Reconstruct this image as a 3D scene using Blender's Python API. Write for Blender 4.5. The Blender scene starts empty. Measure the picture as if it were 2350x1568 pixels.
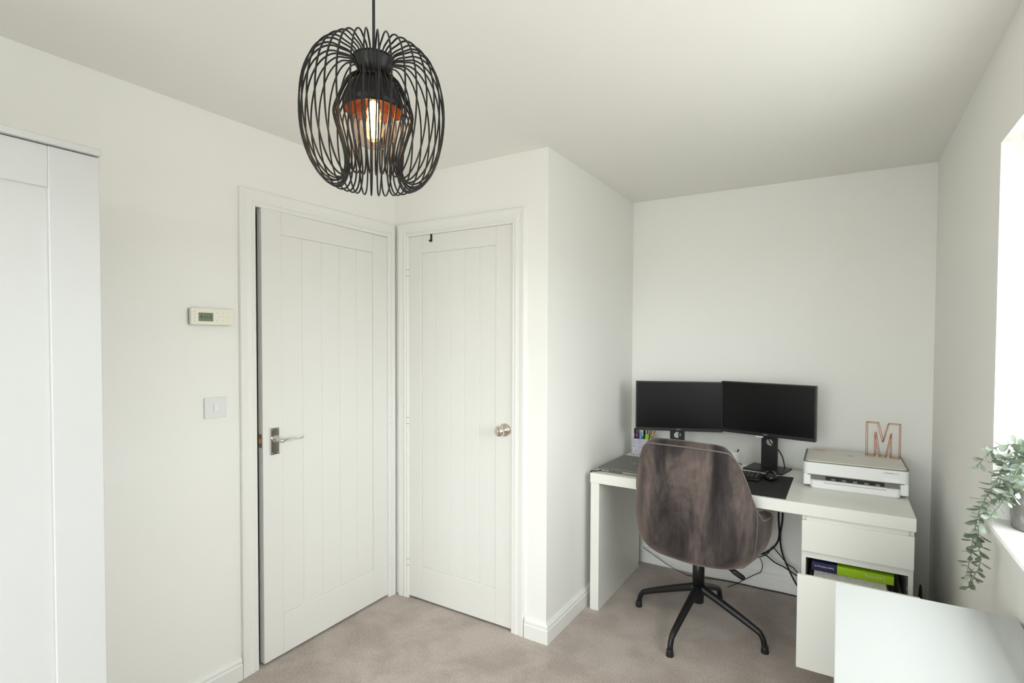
import bpy, bmesh, math, random
import numpy as np
from mathutils import Vector, Matrix, Quaternion
random.seed(7)
scene = bpy.context.scene
C = scene.collection

# ------------------------------------------------------------------ camera, world, light, exposure
cam_d = bpy.data.cameras.new('camera'); cam = bpy.data.objects.new('camera', cam_d); C.objects.link(cam)
r_ = Vector((0.85758256, 0.5143282, 0.00431939)); u_ = Vector((-0.01619887, 0.01861417, 0.99969551)); f_ = Vector((-0.51409119, 0.8573914, -0.02429472))
cam.matrix_world = Matrix(((r_.x, u_.x, -f_.x, 2.15866), (r_.y, u_.y, -f_.y, -2.16931), (r_.z, u_.z, -f_.z, 1.42774), (0, 0, 0, 1)))
cam_d.sensor_fit = 'HORIZONTAL'; cam_d.sensor_width = 36.0; cam_d.lens = 1216.74 * 36.0 / 2350.0
cam_d.shift_x = -33.35 / 2350.0; cam_d.shift_y = 27.70 / 2350.0; cam_d.clip_start = 0.02
scene.camera = cam

H, XB, YD, XE, YF = 2.3236, 0.9718, 1.1524, 2.5436, -3.60      # ceiling, alcove side wall, alcove back wall, window wall, wall behind
WY0, WY1, WZ0, WZ1 = -1.45, -0.105, 0.905, 2.015               # window opening

world = bpy.data.worlds.new('sky'); scene.world = world; world.use_nodes = True
wn = world.node_tree; wn.nodes.clear()
wo = wn.nodes.new('ShaderNodeOutputWorld'); wb = wn.nodes.new('ShaderNodeBackground')
wt = wn.nodes.new('ShaderNodeTexCoord'); ws = wn.nodes.new('ShaderNodeSeparateXYZ'); wr = wn.nodes.new('ShaderNodeValToRGB')
wn.links.new(wt.outputs['Generated'], ws.inputs[0]); wn.links.new(ws.outputs['Z'], wr.inputs['Fac'])
wr.color_ramp.elements[0].position = 0.0; wr.color_ramp.elements[0].color = (.42, .425, .42, 1)     # paving outside
wr.color_ramp.elements[1].position = 0.02; wr.color_ramp.elements[1].color = (.93, .97, 1.0, 1)     # overcast sky
wb.inputs['Strength'].default_value = 9.0
wn.links.new(wr.outputs['Color'], wb.inputs['Color']); wn.links.new(wb.outputs[0], wo.inputs['Surface'])
W2X0, W2X1, W2Z0, W2Z1 = .62, 2.46, .40, 2.16               # unseen second window, added behind the camera to light what faces it
pl = bpy.data.lights.new('window_portal', 'AREA'); pl.shape = 'RECTANGLE'; pl.size = WY1 - WY0; pl.size_y = WZ1 - WZ0; pl.cycles.is_portal = True
po = bpy.data.objects.new('window_portal', pl); C.objects.link(po)
po.location = (XE + .24, (WY0 + WY1) / 2, (WZ0 + WZ1) / 2)
po.rotation_euler = Vector((-1, 0, 0)).to_track_quat('-Z', 'Y').to_euler()

pl2 = bpy.data.lights.new('window_portal', 'AREA'); pl2.shape = 'RECTANGLE'; pl2.size = W2X1 - W2X0; pl2.size_y = W2Z1 - W2Z0; pl2.cycles.is_portal = True
po2 = bpy.data.objects.new('window_portal', pl2); C.objects.link(po2)
po2.location = ((W2X0 + W2X1) / 2, YF - .24, (W2Z0 + W2Z1) / 2); po2.rotation_euler = Vector((0, 1, 0)).to_track_quat('-Z', 'Y').to_euler()

vs = scene.view_settings; vs.view_transform = 'Standard'; vs.look = 'None'; vs.gamma = 1.0; vs.use_curve_mapping = False
vs.exposure = 0.45

# ------------------------------------------------------------------ materials
def srgb(r, g, b):
    f = lambda c: c / 12.92 if c <= .04045 else ((c + .055) / 1.055) ** 2.4
    return (f(r / 255), f(g / 255), f(b / 255), 1)
def mat(name, col, rough=.5, metal=0, bump=None, var=None, spec=.5, **kw):
    m = bpy.data.materials.new(name); m.use_nodes = True; nt = m.node_tree; b = nt.nodes['Principled BSDF']
    b.inputs['Base Color'].default_value = col; b.inputs['Roughness'].default_value = rough; b.inputs['Metallic'].default_value = metal
    b.inputs['Specular IOR Level'].default_value = spec
    for k, v in kw.items(): b.inputs[k.replace('_', ' ')].default_value = v
    tc = nt.nodes.new('ShaderNodeTexCoord')
    if bump:
        n = nt.nodes.new('ShaderNodeTexNoise'); n.inputs['Scale'].default_value = bump[0]; n.inputs['Detail'].default_value = 4
        bp = nt.nodes.new('ShaderNodeBump'); bp.inputs['Strength'].default_value = bump[1]; bp.inputs['Distance'].default_value = bump[2] if len(bump) > 2 else .002
        nt.links.new(tc.outputs['Object'], n.inputs['Vector']); nt.links.new(n.outputs['Fac'], bp.inputs['Height']); nt.links.new(bp.outputs[0], b.inputs['Normal'])
    if var:   # (scale, second colour, low, high)
        n = nt.nodes.new('ShaderNodeTexNoise'); n.inputs['Scale'].default_value = var[0]; n.inputs['Detail'].default_value = 6; n.inputs['Roughness'].default_value = .6
        cr = nt.nodes.new('ShaderNodeValToRGB'); cr.color_ramp.elements[0].color = col; cr.color_ramp.elements[1].color = var[1]
        cr.color_ramp.elements[0].position = var[2]; cr.color_ramp.elements[1].position = var[3]
        nt.links.new(tc.outputs['Object'], n.inputs['Vector']); nt.links.new(n.outputs['Fac'], cr.inputs['Fac']); nt.links.new(cr.outputs[0], b.inputs['Base Color'])
    return m
M = {}
M['wall'] = mat('wall_paint', srgb(244, 243, 238), .85, bump=(260, .12, .001), spec=.25)
M['ceiling'] = mat('ceiling_paint', srgb(244, 242, 236), .9, bump=(200, .1, .001), spec=.2)
M['trim'] = mat('trim_gloss', srgb(240, 239, 235), .38, bump=(90, .05, .001), spec=.4)
M['door'] = mat('door_paint', srgb(234, 233, 228), .42, bump=(140, .08, .001), spec=.4)
M['lacquer'] = mat('white_lacquer', srgb(232, 231, 224), .32, spec=.45)
M['lacquer_cool'] = mat('white_foil', srgb(202, 203, 202), .4, spec=.45)
M['glass_top'] = mat('white_backed_glass', srgb(189, 191, 190), .08, spec=.5)
M['glass_edge'] = mat('greenish_glass_edge', srgb(196, 214, 204), .1)
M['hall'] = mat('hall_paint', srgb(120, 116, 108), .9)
M['chrome'] = mat('chrome', (.75, .74, .72, 1), .12, 1)
M['nickel'] = mat('nickel', (.72, .66, .58, 1), .14, 1)
M['brass'] = mat('brass', (.55, .33, .12, 1), .3, 1)
M['steel'] = mat('steel_plate', (.45, .38, .34, 1), .4, 1)
M['black_metal'] = mat('black_metal', (.012, .012, .013, 1), .38, .2)
M['black_plastic'] = mat('black_plastic', (.012, .012, .013, 1), .45)
M['lamp_black'] = mat('lamp_black', (.014, .013, .013, 1), .4, .3)
M['copper_in'] = mat('lamp_inner', (.085, .026, .011, 1), .4, .2)
M['bezel'] = mat('monitor_bezel', (.010, .010, .011, 1), .4)
M['screen'] = mat('monitor_screen', (.003, .003, .003, 1), .30, spec=.22)
M['logo_grey'] = mat('logo_grey', (.35, .35, .34, 1), .4)
M['laptop'] = mat('laptop_grey', srgb(112, 111, 104), .42, .35)
M['laptop_edge'] = mat('laptop_silver', srgb(150, 149, 144), .4, .3)
M['mat_black'] = mat('desk_mat', (.012, .012, .012, 1), .7)
M['print_white'] = mat('printer_white', srgb(236, 237, 236), .45)
M['print_lid'] = mat('printer_lid', srgb(222, 220, 210), .5)
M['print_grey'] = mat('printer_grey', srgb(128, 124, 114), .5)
M['copper'] = mat('copper_wire', srgb(206, 124, 88), .4, .45)
M['orange'] = mat('orange_print', srgb(222, 130, 100), .6)
M['paper'] = mat('paper', srgb(222, 220, 216), .8)
M['paper_grey'] = mat('paper_stack', srgb(196, 194, 190), .85, var=(60, srgb(150, 148, 148), .5, .75))
M['navy'] = mat('book_navy', srgb(38, 36, 78), .4)
M['lime'] = mat('book_green', srgb(152, 192, 22), .4)
M['cream'] = mat('thermostat_cream', srgb(240, 236, 220), .45)
M['lcd'] = mat('lcd', srgb(120, 134, 112), .2)
M['lcd_digit'] = mat('lcd_digit', srgb(66, 80, 64), .4)
M['thermo_back'] = mat('thermostat_back', srgb(90, 88, 84), .5)
M['switch'] = mat('switch_white', srgb(232, 233, 232), .4)
M['rubber'] = mat('black_rubber', (.010, .010, .010, 1), .6)
M['clear'] = None
def thin_glass(name, tint, ior=1.45, blend=1.0):
    m = bpy.data.materials.new(name); m.use_nodes = True; nt = m.node_tree; nt.nodes.clear()
    o = nt.nodes.new('ShaderNodeOutputMaterial'); t = nt.nodes.new('ShaderNodeBsdfTransparent'); g = nt.nodes.new('ShaderNodeBsdfGlossy')
    w_ = nt.nodes.new('ShaderNodeLayerWeight'); w_.inputs['Blend'].default_value = .5; pw = nt.nodes.new('ShaderNodeMath'); pw.operation = 'POWER'; pw.inputs[1].default_value = 4
    f = nt.nodes.new('ShaderNodeMath'); f.operation = 'MULTIPLY_ADD'; f.inputs[1].default_value = ior - .9; f.inputs[2].default_value = (ior - 1) * .09; x = nt.nodes.new('ShaderNodeMixShader')
    nt.links.new(w_.outputs['Facing'], pw.inputs[0]); nt.links.new(pw.outputs[0], f.inputs[0])
    t.inputs['Color'].default_value = tint; g.inputs['Roughness'].default_value = .02
    nt.links.new(f.outputs[0], x.inputs[0]); nt.links.new(t.outputs[0], x.inputs[1]); nt.links.new(g.outputs[0], x.inputs[2]); nt.links.new(x.outputs[0], o.inputs['Surface'])
    return m
M['pane'] = thin_glass('window_glass', (.97, .98, .97, 1))
M['bulb'] = thin_glass('amber_bulb_glass', (.93, .80, .70, 1), 1.75)
def emit(name, col, s):
    m = bpy.data.materials.new(name); m.use_nodes = True; nt = m.node_tree; nt.nodes.clear()
    o = nt.nodes.new('ShaderNodeOutputMaterial'); e = nt.nodes.new('ShaderNodeEmission'); e.inputs['Color'].default_value = col; e.inputs['Strength'].default_value = s
    nt.links.new(e.outputs[0], o.inputs['Surface']); return m
M['filament'] = emit('hot_filament', (1.0, .60, .24, 1), 20)

def carpet():
    m = mat('carpet', srgb(186, 174, 165), .95, spec=.1); nt = m.node_tree; b = nt.nodes['Principled BSDF']
    tc = nt.nodes.new('ShaderNodeTexCoord')
    def noise(scale, det, ro=.6):
        n = nt.nodes.new('ShaderNodeTexNoise'); n.inputs['Scale'].default_value = scale; n.inputs['Detail'].default_value = det; n.inputs['Roughness'].default_value = ro
        nt.links.new(tc.outputs['Object'], n.inputs['Vector']); return n
    big, fine = noise(4.2, 4, .62), noise(125, 4, .8)
    big.inputs['Distortion'].default_value = .3
    a = nt.nodes.new('ShaderNodeMapRange'); a.inputs['From Min'].default_value = .40; a.inputs['From Max'].default_value = .60
    nt.links.new(big.outputs['Fac'], a.inputs['Value'])
    f2 = nt.nodes.new('ShaderNodeMapRange'); f2.inputs['From Min'].default_value = .25; f2.inputs['From Max'].default_value = .75
    nt.links.new(fine.outputs['Fac'], f2.inputs['Value'])
    m1 = nt.nodes.new('ShaderNodeMix'); m1.data_type = 'RGBA'; m1.inputs[6].default_value = srgb(200, 186, 177); m1.inputs[7].default_value = srgb(220, 207, 197)
    nt.links.new(a.outputs[0], m1.inputs[0])
    m2 = nt.nodes.new('ShaderNodeMix'); m2.data_type = 'RGBA'; m2.blend_type = 'MULTIPLY'; m2.inputs[0].default_value = 1
    cr = nt.nodes.new('ShaderNodeValToRGB'); cr.color_ramp.elements[0].color = (.46, .45, .44, 1); cr.color_ramp.elements[1].color = (1, 1, 1, 1)
    nt.links.new(f2.outputs[0], cr.inputs[0]); nt.links.new(m1.outputs[2], m2.inputs[6]); nt.links.new(cr.outputs[0], m2.inputs[7])
    nt.links.new(m2.outputs[2], b.inputs['Base Color'])
    bp = nt.nodes.new('ShaderNodeBump'); bp.inputs['Strength'].default_value = .6; bp.inputs['Distance'].default_value = .004
    nt.links.new(fine.outputs['Fac'], bp.inputs['Height']); nt.links.new(bp.outputs[0], b.inputs['Normal'])
    b.inputs['Sheen Weight'].default_value = .15
    return m
M['carpet'] = carpet()
def velvet():
    m = mat('taupe_velvet', (.1, .09, .085, 1), .8, spec=.15); nt = m.node_tree; b = nt.nodes['Principled BSDF']
    tc = nt.nodes.new('ShaderNodeTexCoord'); mp = nt.nodes.new('ShaderNodeMapping'); mp.inputs['Scale'].default_value = (1, 1, .28)
    nt.links.new(tc.outputs['Object'], mp.inputs['Vector'])
    n1 = nt.nodes.new('ShaderNodeTexNoise'); n1.inputs['Scale'].default_value = 6.5; n1.inputs['Detail'].default_value = 7; n1.inputs['Roughness'].default_value = .62; n1.inputs['Distortion'].default_value = .6
    n2 = nt.nodes.new('ShaderNodeTexNoise'); n2.inputs['Scale'].default_value = 60; n2.inputs['Detail'].default_value = 5
    nt.links.new(mp.outputs[0], n1.inputs['Vector']); nt.links.new(mp.outputs[0], n2.inputs['Vector'])
    cr = nt.nodes.new('ShaderNodeValToRGB'); e = cr.color_ramp.elements
    e[0].position = .36; e[0].color = srgb(38, 34, 34); e[1].position = .70; e[1].color = srgb(118, 104, 98)
    x = e.new(.5); x.color = srgb(66, 60, 59)
    mx = nt.nodes.new('ShaderNodeMix'); mx.data_type = 'RGBA'; mx.blend_type = 'OVERLAY'; mx.inputs[0].default_value = .35
    nt.links.new(n1.outputs['Fac'], cr.inputs['Fac']); nt.links.new(cr.outputs[0], mx.inputs[6]); nt.links.new(n2.outputs['Fac'], mx.inputs[7]); nt.links.new(mx.outputs[2], b.inputs['Base Color'])
    b.inputs['Sheen Weight'].default_value = .55; b.inputs['Sheen Roughness'].default_value = .45; b.inputs['Sheen Tint'].default_value = srgb(200, 182, 172)
    return m
M['velvet'] = velvet()
M['welt'] = mat('velvet_piping', srgb(108, 96, 91), .8, Sheen_Weight=.4)
M['felt'] = mat('speckled_grey_felt', srgb(196, 192, 200), .9, var=(160, srgb(150, 144, 162), .45, .6))
M['pot'] = mat('marbled_grey_pot', srgb(128, 126, 122), .3, var=(22, srgb(190, 188, 182), .48, .72))
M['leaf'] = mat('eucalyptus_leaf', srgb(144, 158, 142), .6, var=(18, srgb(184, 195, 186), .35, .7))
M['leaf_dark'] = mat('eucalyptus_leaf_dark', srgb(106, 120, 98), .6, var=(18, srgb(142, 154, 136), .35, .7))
M['stem'] = mat('stem', srgb(120, 130, 96), .7)

# ------------------------------------------------------------------ helpers
def tag(o, label=None, cat=None, group=None, kind=None):
    if label: o['label'] = label
    if cat: o['category'] = cat
    if group: o['group'] = group
    if kind: o['kind'] = kind
    return o
def empty(name, loc=(0, 0, 0), rz=0):
    o = bpy.data.objects.new(name, None); C.objects.link(o); o.location = loc; o.rotation_euler = (0, 0, rz); o.empty_display_size = .05
    return o
def thing(name, label, cat, loc=(0, 0, 0), rz=0, group=None): return tag(empty(name, loc, rz), label, cat, group)
def obj(name, bm, m, parent=None, smooth=False):
    me = bpy.data.meshes.new(name); bm.normal_update()
    bm.to_mesh(me); bm.free(); return link(name, me, m, parent, smooth)
def link(name, me, m, parent=None, smooth=False):
    if m is not None:
        me.materials.clear(); me.materials.append(m)
    if smooth: me.shade_smooth()
    o = bpy.data.objects.new(name, me); C.objects.link(o)
    if parent is not None: o.parent = parent
    return o
def add_box(bm, x0, x1, y0, y1, z0, z1, bev=0, seg=2):
    b2 = bmesh.new(); bmesh.ops.create_cube(b2, size=1)
    for v in b2.verts: v.co = ((x0 + x1) / 2 + v.co.x * (x1 - x0), (y0 + y1) / 2 + v.co.y * (y1 - y0), (z0 + z1) / 2 + v.co.z * (z1 - z0))
    if bev > 0: bmesh.ops.bevel(b2, geom=b2.edges[:], offset=bev, segments=seg, affect='EDGES', profile=.5)
    merge(bm, b2); return bm
def merge(bm, b2, mtx=None):
    me = bpy.data.meshes.new('tmp'); b2.to_mesh(me); b2.free()
    if mtx is not None: me.transform(mtx)
    bm.from_mesh(me); bpy.data.meshes.remove(me)
def box(x0, x1, y0, y1, z0, z1, bev=0, seg=2): return add_box(bmesh.new(), x0, x1, y0, y1, z0, z1, bev, seg)
def smooth_path(pts, n=6):
    P = [Vector(p) for p in pts]; out = []
    for i in range(len(P) - 1):
        a, b, c, d = P[max(i - 1, 0)], P[i], P[i + 1], P[min(i + 2, len(P) - 1)]
        for k in range(n):
            t = k / n
            out.append(.5 * ((2 * b) + (c - a) * t + (2 * a - 5 * b + 4 * c - d) * t * t + (3 * b - a - 3 * c + d) * t ** 3))
    out.append(P[-1]); return out
def add_tube(bm, pts, r, sides=8, closed=False, cap=True):
    P = [Vector(p) for p in pts]; n = len(P); rad = r if isinstance(r, (list, tuple)) else [r] * n
    rings = []; up = None
    for i in range(n):
        if closed: t = P[(i + 1) % n] - P[i - 1]
        else: t = P[min(i + 1, n - 1)] - P[max(i - 1, 0)]
        t.normalize()
        if up is None:
            up = t.orthogonal().normalized()
        else:
            up = (up - t * up.dot(t)); up = up.normalized() if up.length > 1e-6 else t.orthogonal().normalized()
        s = t.cross(up)
        rings.append([bm.verts.new(P[i] + (up * math.cos(2 * math.pi * k / sides) + s * math.sin(2 * math.pi * k / sides)) * rad[i]) for k in range(sides)])
    m = n if closed else n - 1
    for i in range(m):
        A, B = rings[i], rings[(i + 1) % n]
        off = 0
        if closed and i == n - 1:
            off = min(range(sides), key=lambda o: (A[0].co - B[o].co).length)
        for k in range(sides):
            bm.faces.new((A[k], A[(k + 1) % sides], B[(k + 1 + off) % sides], B[(k + off) % sides]))
    if cap and not closed:
        bm.faces.new(rings[0][::-1]); bm.faces.new(rings[-1])
    return bm
def tube(pts, r, sides=8, closed=False): return add_tube(bmesh.new(), pts, r, sides, closed)
def add_lathe(bm, prof, seg=32, mtx=None, cap=True):
    b2 = bmesh.new(); rings = []
    for r, z in prof:
        if r < 1e-6: rings.append([b2.verts.new((0, 0, z))])
        else: rings.append([b2.verts.new((r * math.cos(2 * math.pi * k / seg), r * math.sin(2 * math.pi * k / seg), z)) for k in range(seg)])
    for A, B in zip(rings, rings[1:]):
        for k in range(seg):
            a0, a1, b0, b1 = A[k % len(A)], A[(k + 1) % len(A)], B[k % len(B)], B[(k + 1) % len(B)]
            vs_ = []
            for v in (a0, a1, b1, b0):
                if v not in vs_: vs_.append(v)
            if len(vs_) >= 3: b2.faces.new(vs_)
    if cap:
        for R_ in (rings[0], rings[-1]):
            if len(R_) > 2:
                try: b2.faces.new(R_)
                except ValueError: pass
    bmesh.ops.recalc_face_normals(b2, faces=b2.faces[:])
    merge(bm, b2, mtx); return bm
def lathe(prof, seg=32, mtx=None, cap=True): return add_lathe(bmesh.new(), prof, seg, mtx, cap)
def sweep(profile, frames, cap=True):
    """profile: list of (a,b); frames: list of functions (a,b)->point"""
    bm = bmesh.new(); R_ = [[bm.verts.new(f(a, b)) for a, b in profile] for f in frames]; n = len(profile)
    for A, B in zip(R_, R_[1:]):
        for k in range(n): bm.faces.new((A[k], A[(k + 1) % n], B[(k + 1) % n], B[k]))
    if cap: bm.faces.new(R_[0][::-1]); bm.faces.new(R_[-1])
    bmesh.ops.recalc_face_normals(bm, faces=bm.faces[:]); return bm
def text_mesh(s, size, ext=.0003, align='CENTER'):
    cu = bpy.data.curves.new('txt', 'FONT'); cu.body = s; cu.size = size; cu.extrude = ext; cu.align_x = align; cu.align_y = 'CENTER'; cu.resolution_u = 3
    o = bpy.data.objects.new('txt', cu); C.objects.link(o)
    me = bpy.data.meshes.new_from_object(o.evaluated_get(bpy.context.evaluated_depsgraph_get()))
    bpy.data.objects.remove(o); bpy.data.curves.remove(cu); return me
def text(name, s, size, mtx, m, parent, sx=1.0):
    me = text_mesh(s, size); me.transform(mtx @ Matrix.Diagonal((sx, 1, 1, 1))); return link(name, me, m, parent)
def basis(loc, x, y):
    x, y = Vector(x).normalized(), Vector(y).normalized(); z = x.cross(y)
    return Matrix(((x.x, y.x, z.x, loc[0]), (x.y, y.y, z.y, loc[1]), (x.z, y.z, z.z, loc[2]), (0, 0, 0, 1)))
def structure(name, bm, m, smooth=False): return tag(obj(name, bm, m, None, smooth), kind='structure')

# ------------------------------------------------------------------ room shell
T = .12
structure('floor', box(-1.2, XE + .3, YF - .3, YD + T, -.1, 0), M['carpet'])
structure('ceiling', box(-1.2, XE + .3, YF - .3, YD + T, H, H + .1), M['ceiling'])
D1a, D1b, DZ = -.829, -.054, 1.998             # opening of door 1 along Y
D2a, D2b = .100, .787                          # opening of door 2 along X
w = bmesh.new(); add_box(w, -T, 0, YF - T, D1a, 0, H); add_box(w, -T, 0, D1b, T, 0, H); add_box(w, -T, 0, D1a, D1b, DZ, H)
structure('wall_left', w, M['wall'])
w = bmesh.new(); add_box(w, 0, D2a, 0, T, 0, H); add_box(w, D2b, XB, 0, T, 0, H); add_box(w, D2a, D2b, 0, T, DZ, H)
structure('wall_back', w, M['wall'])
structure('wall_alcove_side', box(XB - T, XB, T, YD + T, 0, H), M['wall'])
structure('wall_alcove_back', box(XB, XE + .3, YD, YD + T, 0, H), M['wall'])
w = bmesh.new(); XO = XE + .30
add_box(w, XE, XO, YF - T, WY0, 0, H); add_box(w, XE, XO, WY1, YD, 0, H); add_box(w, XE, XO, WY0, WY1, 0, WZ0 - .025); add_box(w, XE, XO, WY0, WY1, WZ1, H)
structure('wall_right', w, M['wall'])
w = bmesh.new(); add_box(w, -T, W2X0, YF - .3, YF, 0, H); add_box(w, W2X1, XE, YF - .3, YF, 0, H); add_box(w, W2X0, W2X1, YF - .3, YF, 0, W2Z0 - .025); add_box(w, W2X0, W2X1, YF - .3, YF, W2Z1, H)
structure('wall_front', w, M['wall'])
# dark hall and cupboard behind the two doors
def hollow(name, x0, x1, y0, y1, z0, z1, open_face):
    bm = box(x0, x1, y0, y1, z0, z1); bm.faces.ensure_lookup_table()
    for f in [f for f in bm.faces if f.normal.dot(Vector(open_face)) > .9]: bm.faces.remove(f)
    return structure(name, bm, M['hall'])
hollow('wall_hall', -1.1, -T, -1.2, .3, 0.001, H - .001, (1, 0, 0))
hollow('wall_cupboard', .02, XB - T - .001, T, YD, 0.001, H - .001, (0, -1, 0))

# baseboards: moulded profile (out of wall, up)
BP = [(0, 0), (.017, 0), (.017, .064), (.0145, .067), (.0125, .070), (.0145, .076), (.0135, .083), (.0085, .089), (.006, .094), (0, .095)]
def baseboard(name, a, b, nrm, ma=0, mb=0):
    a, b, nrm = Vector(a), Vector(b), Vector(nrm); d = (b - a).normalized()
    fa = lambda o, z: a - d * (ma * o) + nrm * o + Vector((0, 0, z)); fb = lambda o, z: b + d * (mb * o) + nrm * o + Vector((0, 0, z))
    return structure('baseboard_' + name, sweep(BP, [fa, fb]), M['trim'])
baseboard('left', (0, YF, 0), (0, D1a - .070, 0), (1, 0, 0))
baseboard('back', (D2b + .072, 0, 0), (XB, 0, 0), (0, -1, 0), 0, 1)
baseboard('alcove_side', (XB, 0, 0), (XB, YD, 0), (1, 0, 0), 1, -1)
baseboard('alcove_back', (XB, YD, 0), (XE, YD, 0), (0, -1, 0), -1, -1)
baseboard('right', (XE, YD, 0), (XE, YF, 0), (-1, 0, 0), -1, 0)
baseboard('front', (0, YF, 0), (XE, YF, 0), (0, 1, 0))

# door surrounds: architrave pieces and lining
AP = [(0, 0), (0, .009), (.004, .012), (.010, .012), (.013, .009), (.017, .009), (.021, .0145), (.030, .0135), (.040, .0125), (.060, .016), (.068, .016), (.070, .013), (.070, 0)]
def surround(name, label, org, along, nrm, s0, s1, top, w0, w1):
    along, nrm, org = Vector(along), Vector(nrm), Vector(org); up = Vector((0, 0, 1))
    t = tag(empty(name), label, None, None, 'structure')
    rv = .006
    def pt(s, z, d): return org + along * s + up * z + nrm * d
    k0, k1, kt = w0 / .070, w1 / .070, 1.0
    obj('architrave_leg', sweep(AP, [lambda a, d: pt(s0 + rv - a * k0, 0, d), lambda a, d: pt(s0 + rv - a * k0, top - rv + a * kt, d)]), M['trim'], t)
    obj('architrave_leg', sweep(AP, [lambda a, d: pt(s1 - rv + a * k1, 0, d), lambda a, d: pt(s1 - rv + a * k1, top - rv + a * kt, d)]), M['trim'], t)
    obj('architrave_head', sweep(AP, [lambda a, d: pt(s0 + rv - a * k0, top - rv + a * kt, d), lambda a, d: pt(s1 - rv + a * k1, top - rv + a * kt, d)]), M['trim'], t)
    def lin(sa, sb, za, zb, d0, d1):
        bm = bmesh.new(); b2 = bmesh.new(); bmesh.ops.create_cube(b2, size=1); m_ = basis(pt((sa + sb) / 2, (za + zb) / 2, (d0 + d1) / 2), along, up)
        for v in b2.verts: v.co = Vector((v.co.x * (sb - sa), v.co.y * (zb - za), v.co.z * (d1 - d0) * (1 if along.cross(up).dot(nrm) > 0 else -1)))
        merge(bm, b2, m_); return bm
    l = bmesh.new()
    obj('lining', lin(s0 - .002, s0 + .004, 0, top, -T - .01, .0), M['trim'], t); obj('lining', lin(s1 - .004, s1 + .002, 0, top, -T - .01, .0), M['trim'], t)
    obj('lining', lin(s0, s1, top - .004, top + .002, -T - .01, .0), M['trim'], t)
    obj('door_stop', lin(s0 + .004, s0 + .016, 0, top - .004, -.075, -.045), M['trim'], t); obj('door_stop', lin(s1 - .016, s1 - .004, 0, top - .004, -.075, -.045), M['trim'], t)
    return t
surround('trim_1', 'white moulded door surround on the left wall, around the door with the lever handle', (0, 0, 0), (0, 1, 0), (1, 0, 0), D1a, D1b, DZ, .072, .046)
surround('trim_2', 'white moulded door surround round the narrower door with the round knob', (0, 0, 0), (1, 0, 0), (0, -1, 0), D2a, D2b, DZ, .070, .072)

# doors: local x along the leaf from the hinge, y out of the leaf towards the room, z up
def door(name, label, loc, xdir, width, grooves, z0, z1, zb, zt):
    root = tag(empty(name), label, None, None, 'structure')
    xd = Vector(xdir); yd = Vector((0, 0, 1)).cross(xd)
    root.matrix_world = Matrix(((xd.x, yd.x, 0, loc[0]), (xd.y, yd.y, 0, loc[1]), (0, 0, 1, loc[2]), (0, 0, 0, 1)))
    obj('core', box(.002, width - .002, -.035, -.006, z0 + .002, z1 - .002), M['door'], root)
    def part(n, a, b, c, d, y=0, bev=.0025): return obj(n, box(a, b, -.030, y, c, d, bev), M['door'], root)
    part('stile', 0, grooves[0], z0, z1); part('stile', grooves[-1], width, z0, z1)
    part('rail', grooves[0], grooves[-1], z0, zb); part('rail', grooves[0], grooves[-1], zt, z1)
    for a, b in zip(grooves, grooves[1:]): part('board', a + .0005, b - .0005, zb + .0005, zt - .0005, -.0035, .0028)
    for hz in (.20, .985, 1.795):
        h = obj('hinge', tube([(-.004, .006, hz - .048), (-.004, .006, hz + .048)], .0065, 10), M['trim'], root)
        for k in (-.017, .017): obj('knuckle_joint', tube([(-.004, .006, hz + k - .0012), (-.004, .006, hz + k + .0012)], .0072, 10), M['print_grey'], h)
        for k in (-.051, .051): obj('finial', tube([(-.004, .006, hz + k - .003), (-.004, .006, hz + k + .003)], .0045, 8), M['trim'], h)
    return root
a1 = math.radians(1.0)
d1 = door('door_1', 'white boarded panel door, slightly ajar, with chrome lever handle', (-.001, -.057, 0), (math.sin(a1), -math.cos(a1), 0), .742,
          [.105, .215, .324, .431, .539, .648], .010, 1.992, .190, 1.893)
d2 = door('door_2', 'white boarded panel door, closed, with a round metal knob and an over-door hook', (D2a + .005, -.001, 0), (1, 0, 0), .676,
          [.090, .183, .279, .376, .475, .576], .010, 1.992, .188, 1.897)
d2.matrix_world = Matrix(((1, 0, 0, D2a + .005), (0, -1, 0, -.001), (0, 0, 1, 0), (0, 0, 0, 1)))
# lever handle (door 1, leaf x: hinge->latch)
hx = .742 - .052
hb = obj('handle', box(hx - .021, hx + .021, 0, .009, .922, 1.041, .002), M['chrome'], d1); tag(hb, 'chrome lever handle on a rectangular plate')
for sx in (-.014, .014):
    for z in (.930, 1.033): obj('screw', lathe([(.0001, .0018), (.003, .0014), (.0038, 0)], 10, basis((hx + sx, .0088, z), (1, 0, 0), (0, 0, -1))), M['steel'], hb, True)
obj('rose', lathe([(.015, 0), (.014, .003), (.010, .006), (.009, .032)], 20, basis((hx, .008, .990), (1, 0, 0), (0, 0, -1))), M['chrome'], hb, True)
lp = smooth_path([(hx, .034, .990), (hx, .046, .989), (hx - .008, .052, .986), (hx - .030, .054, .990), (hx - .062, .055, .988), (hx - .088, .055, .984), (hx - .108, .056, .990), (hx - .114, .057, .999)], 5)
obj('lever', tube(lp, [.0095 if i < 9 else max(.0035, .0095 - .00035 * (i - 8)) if i < 26 else .0042 for i in range(len(lp))], 12), M['chrome'], hb, True)
lt = obj('latch_plate', box(.7415, .7432, -.029, -.006, .958, 1.018, .0006), M['steel'], d1); obj('latch_bolt', box(.742, .751, -.023, -.012, .978, .998, .002), M['brass'], lt)
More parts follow.
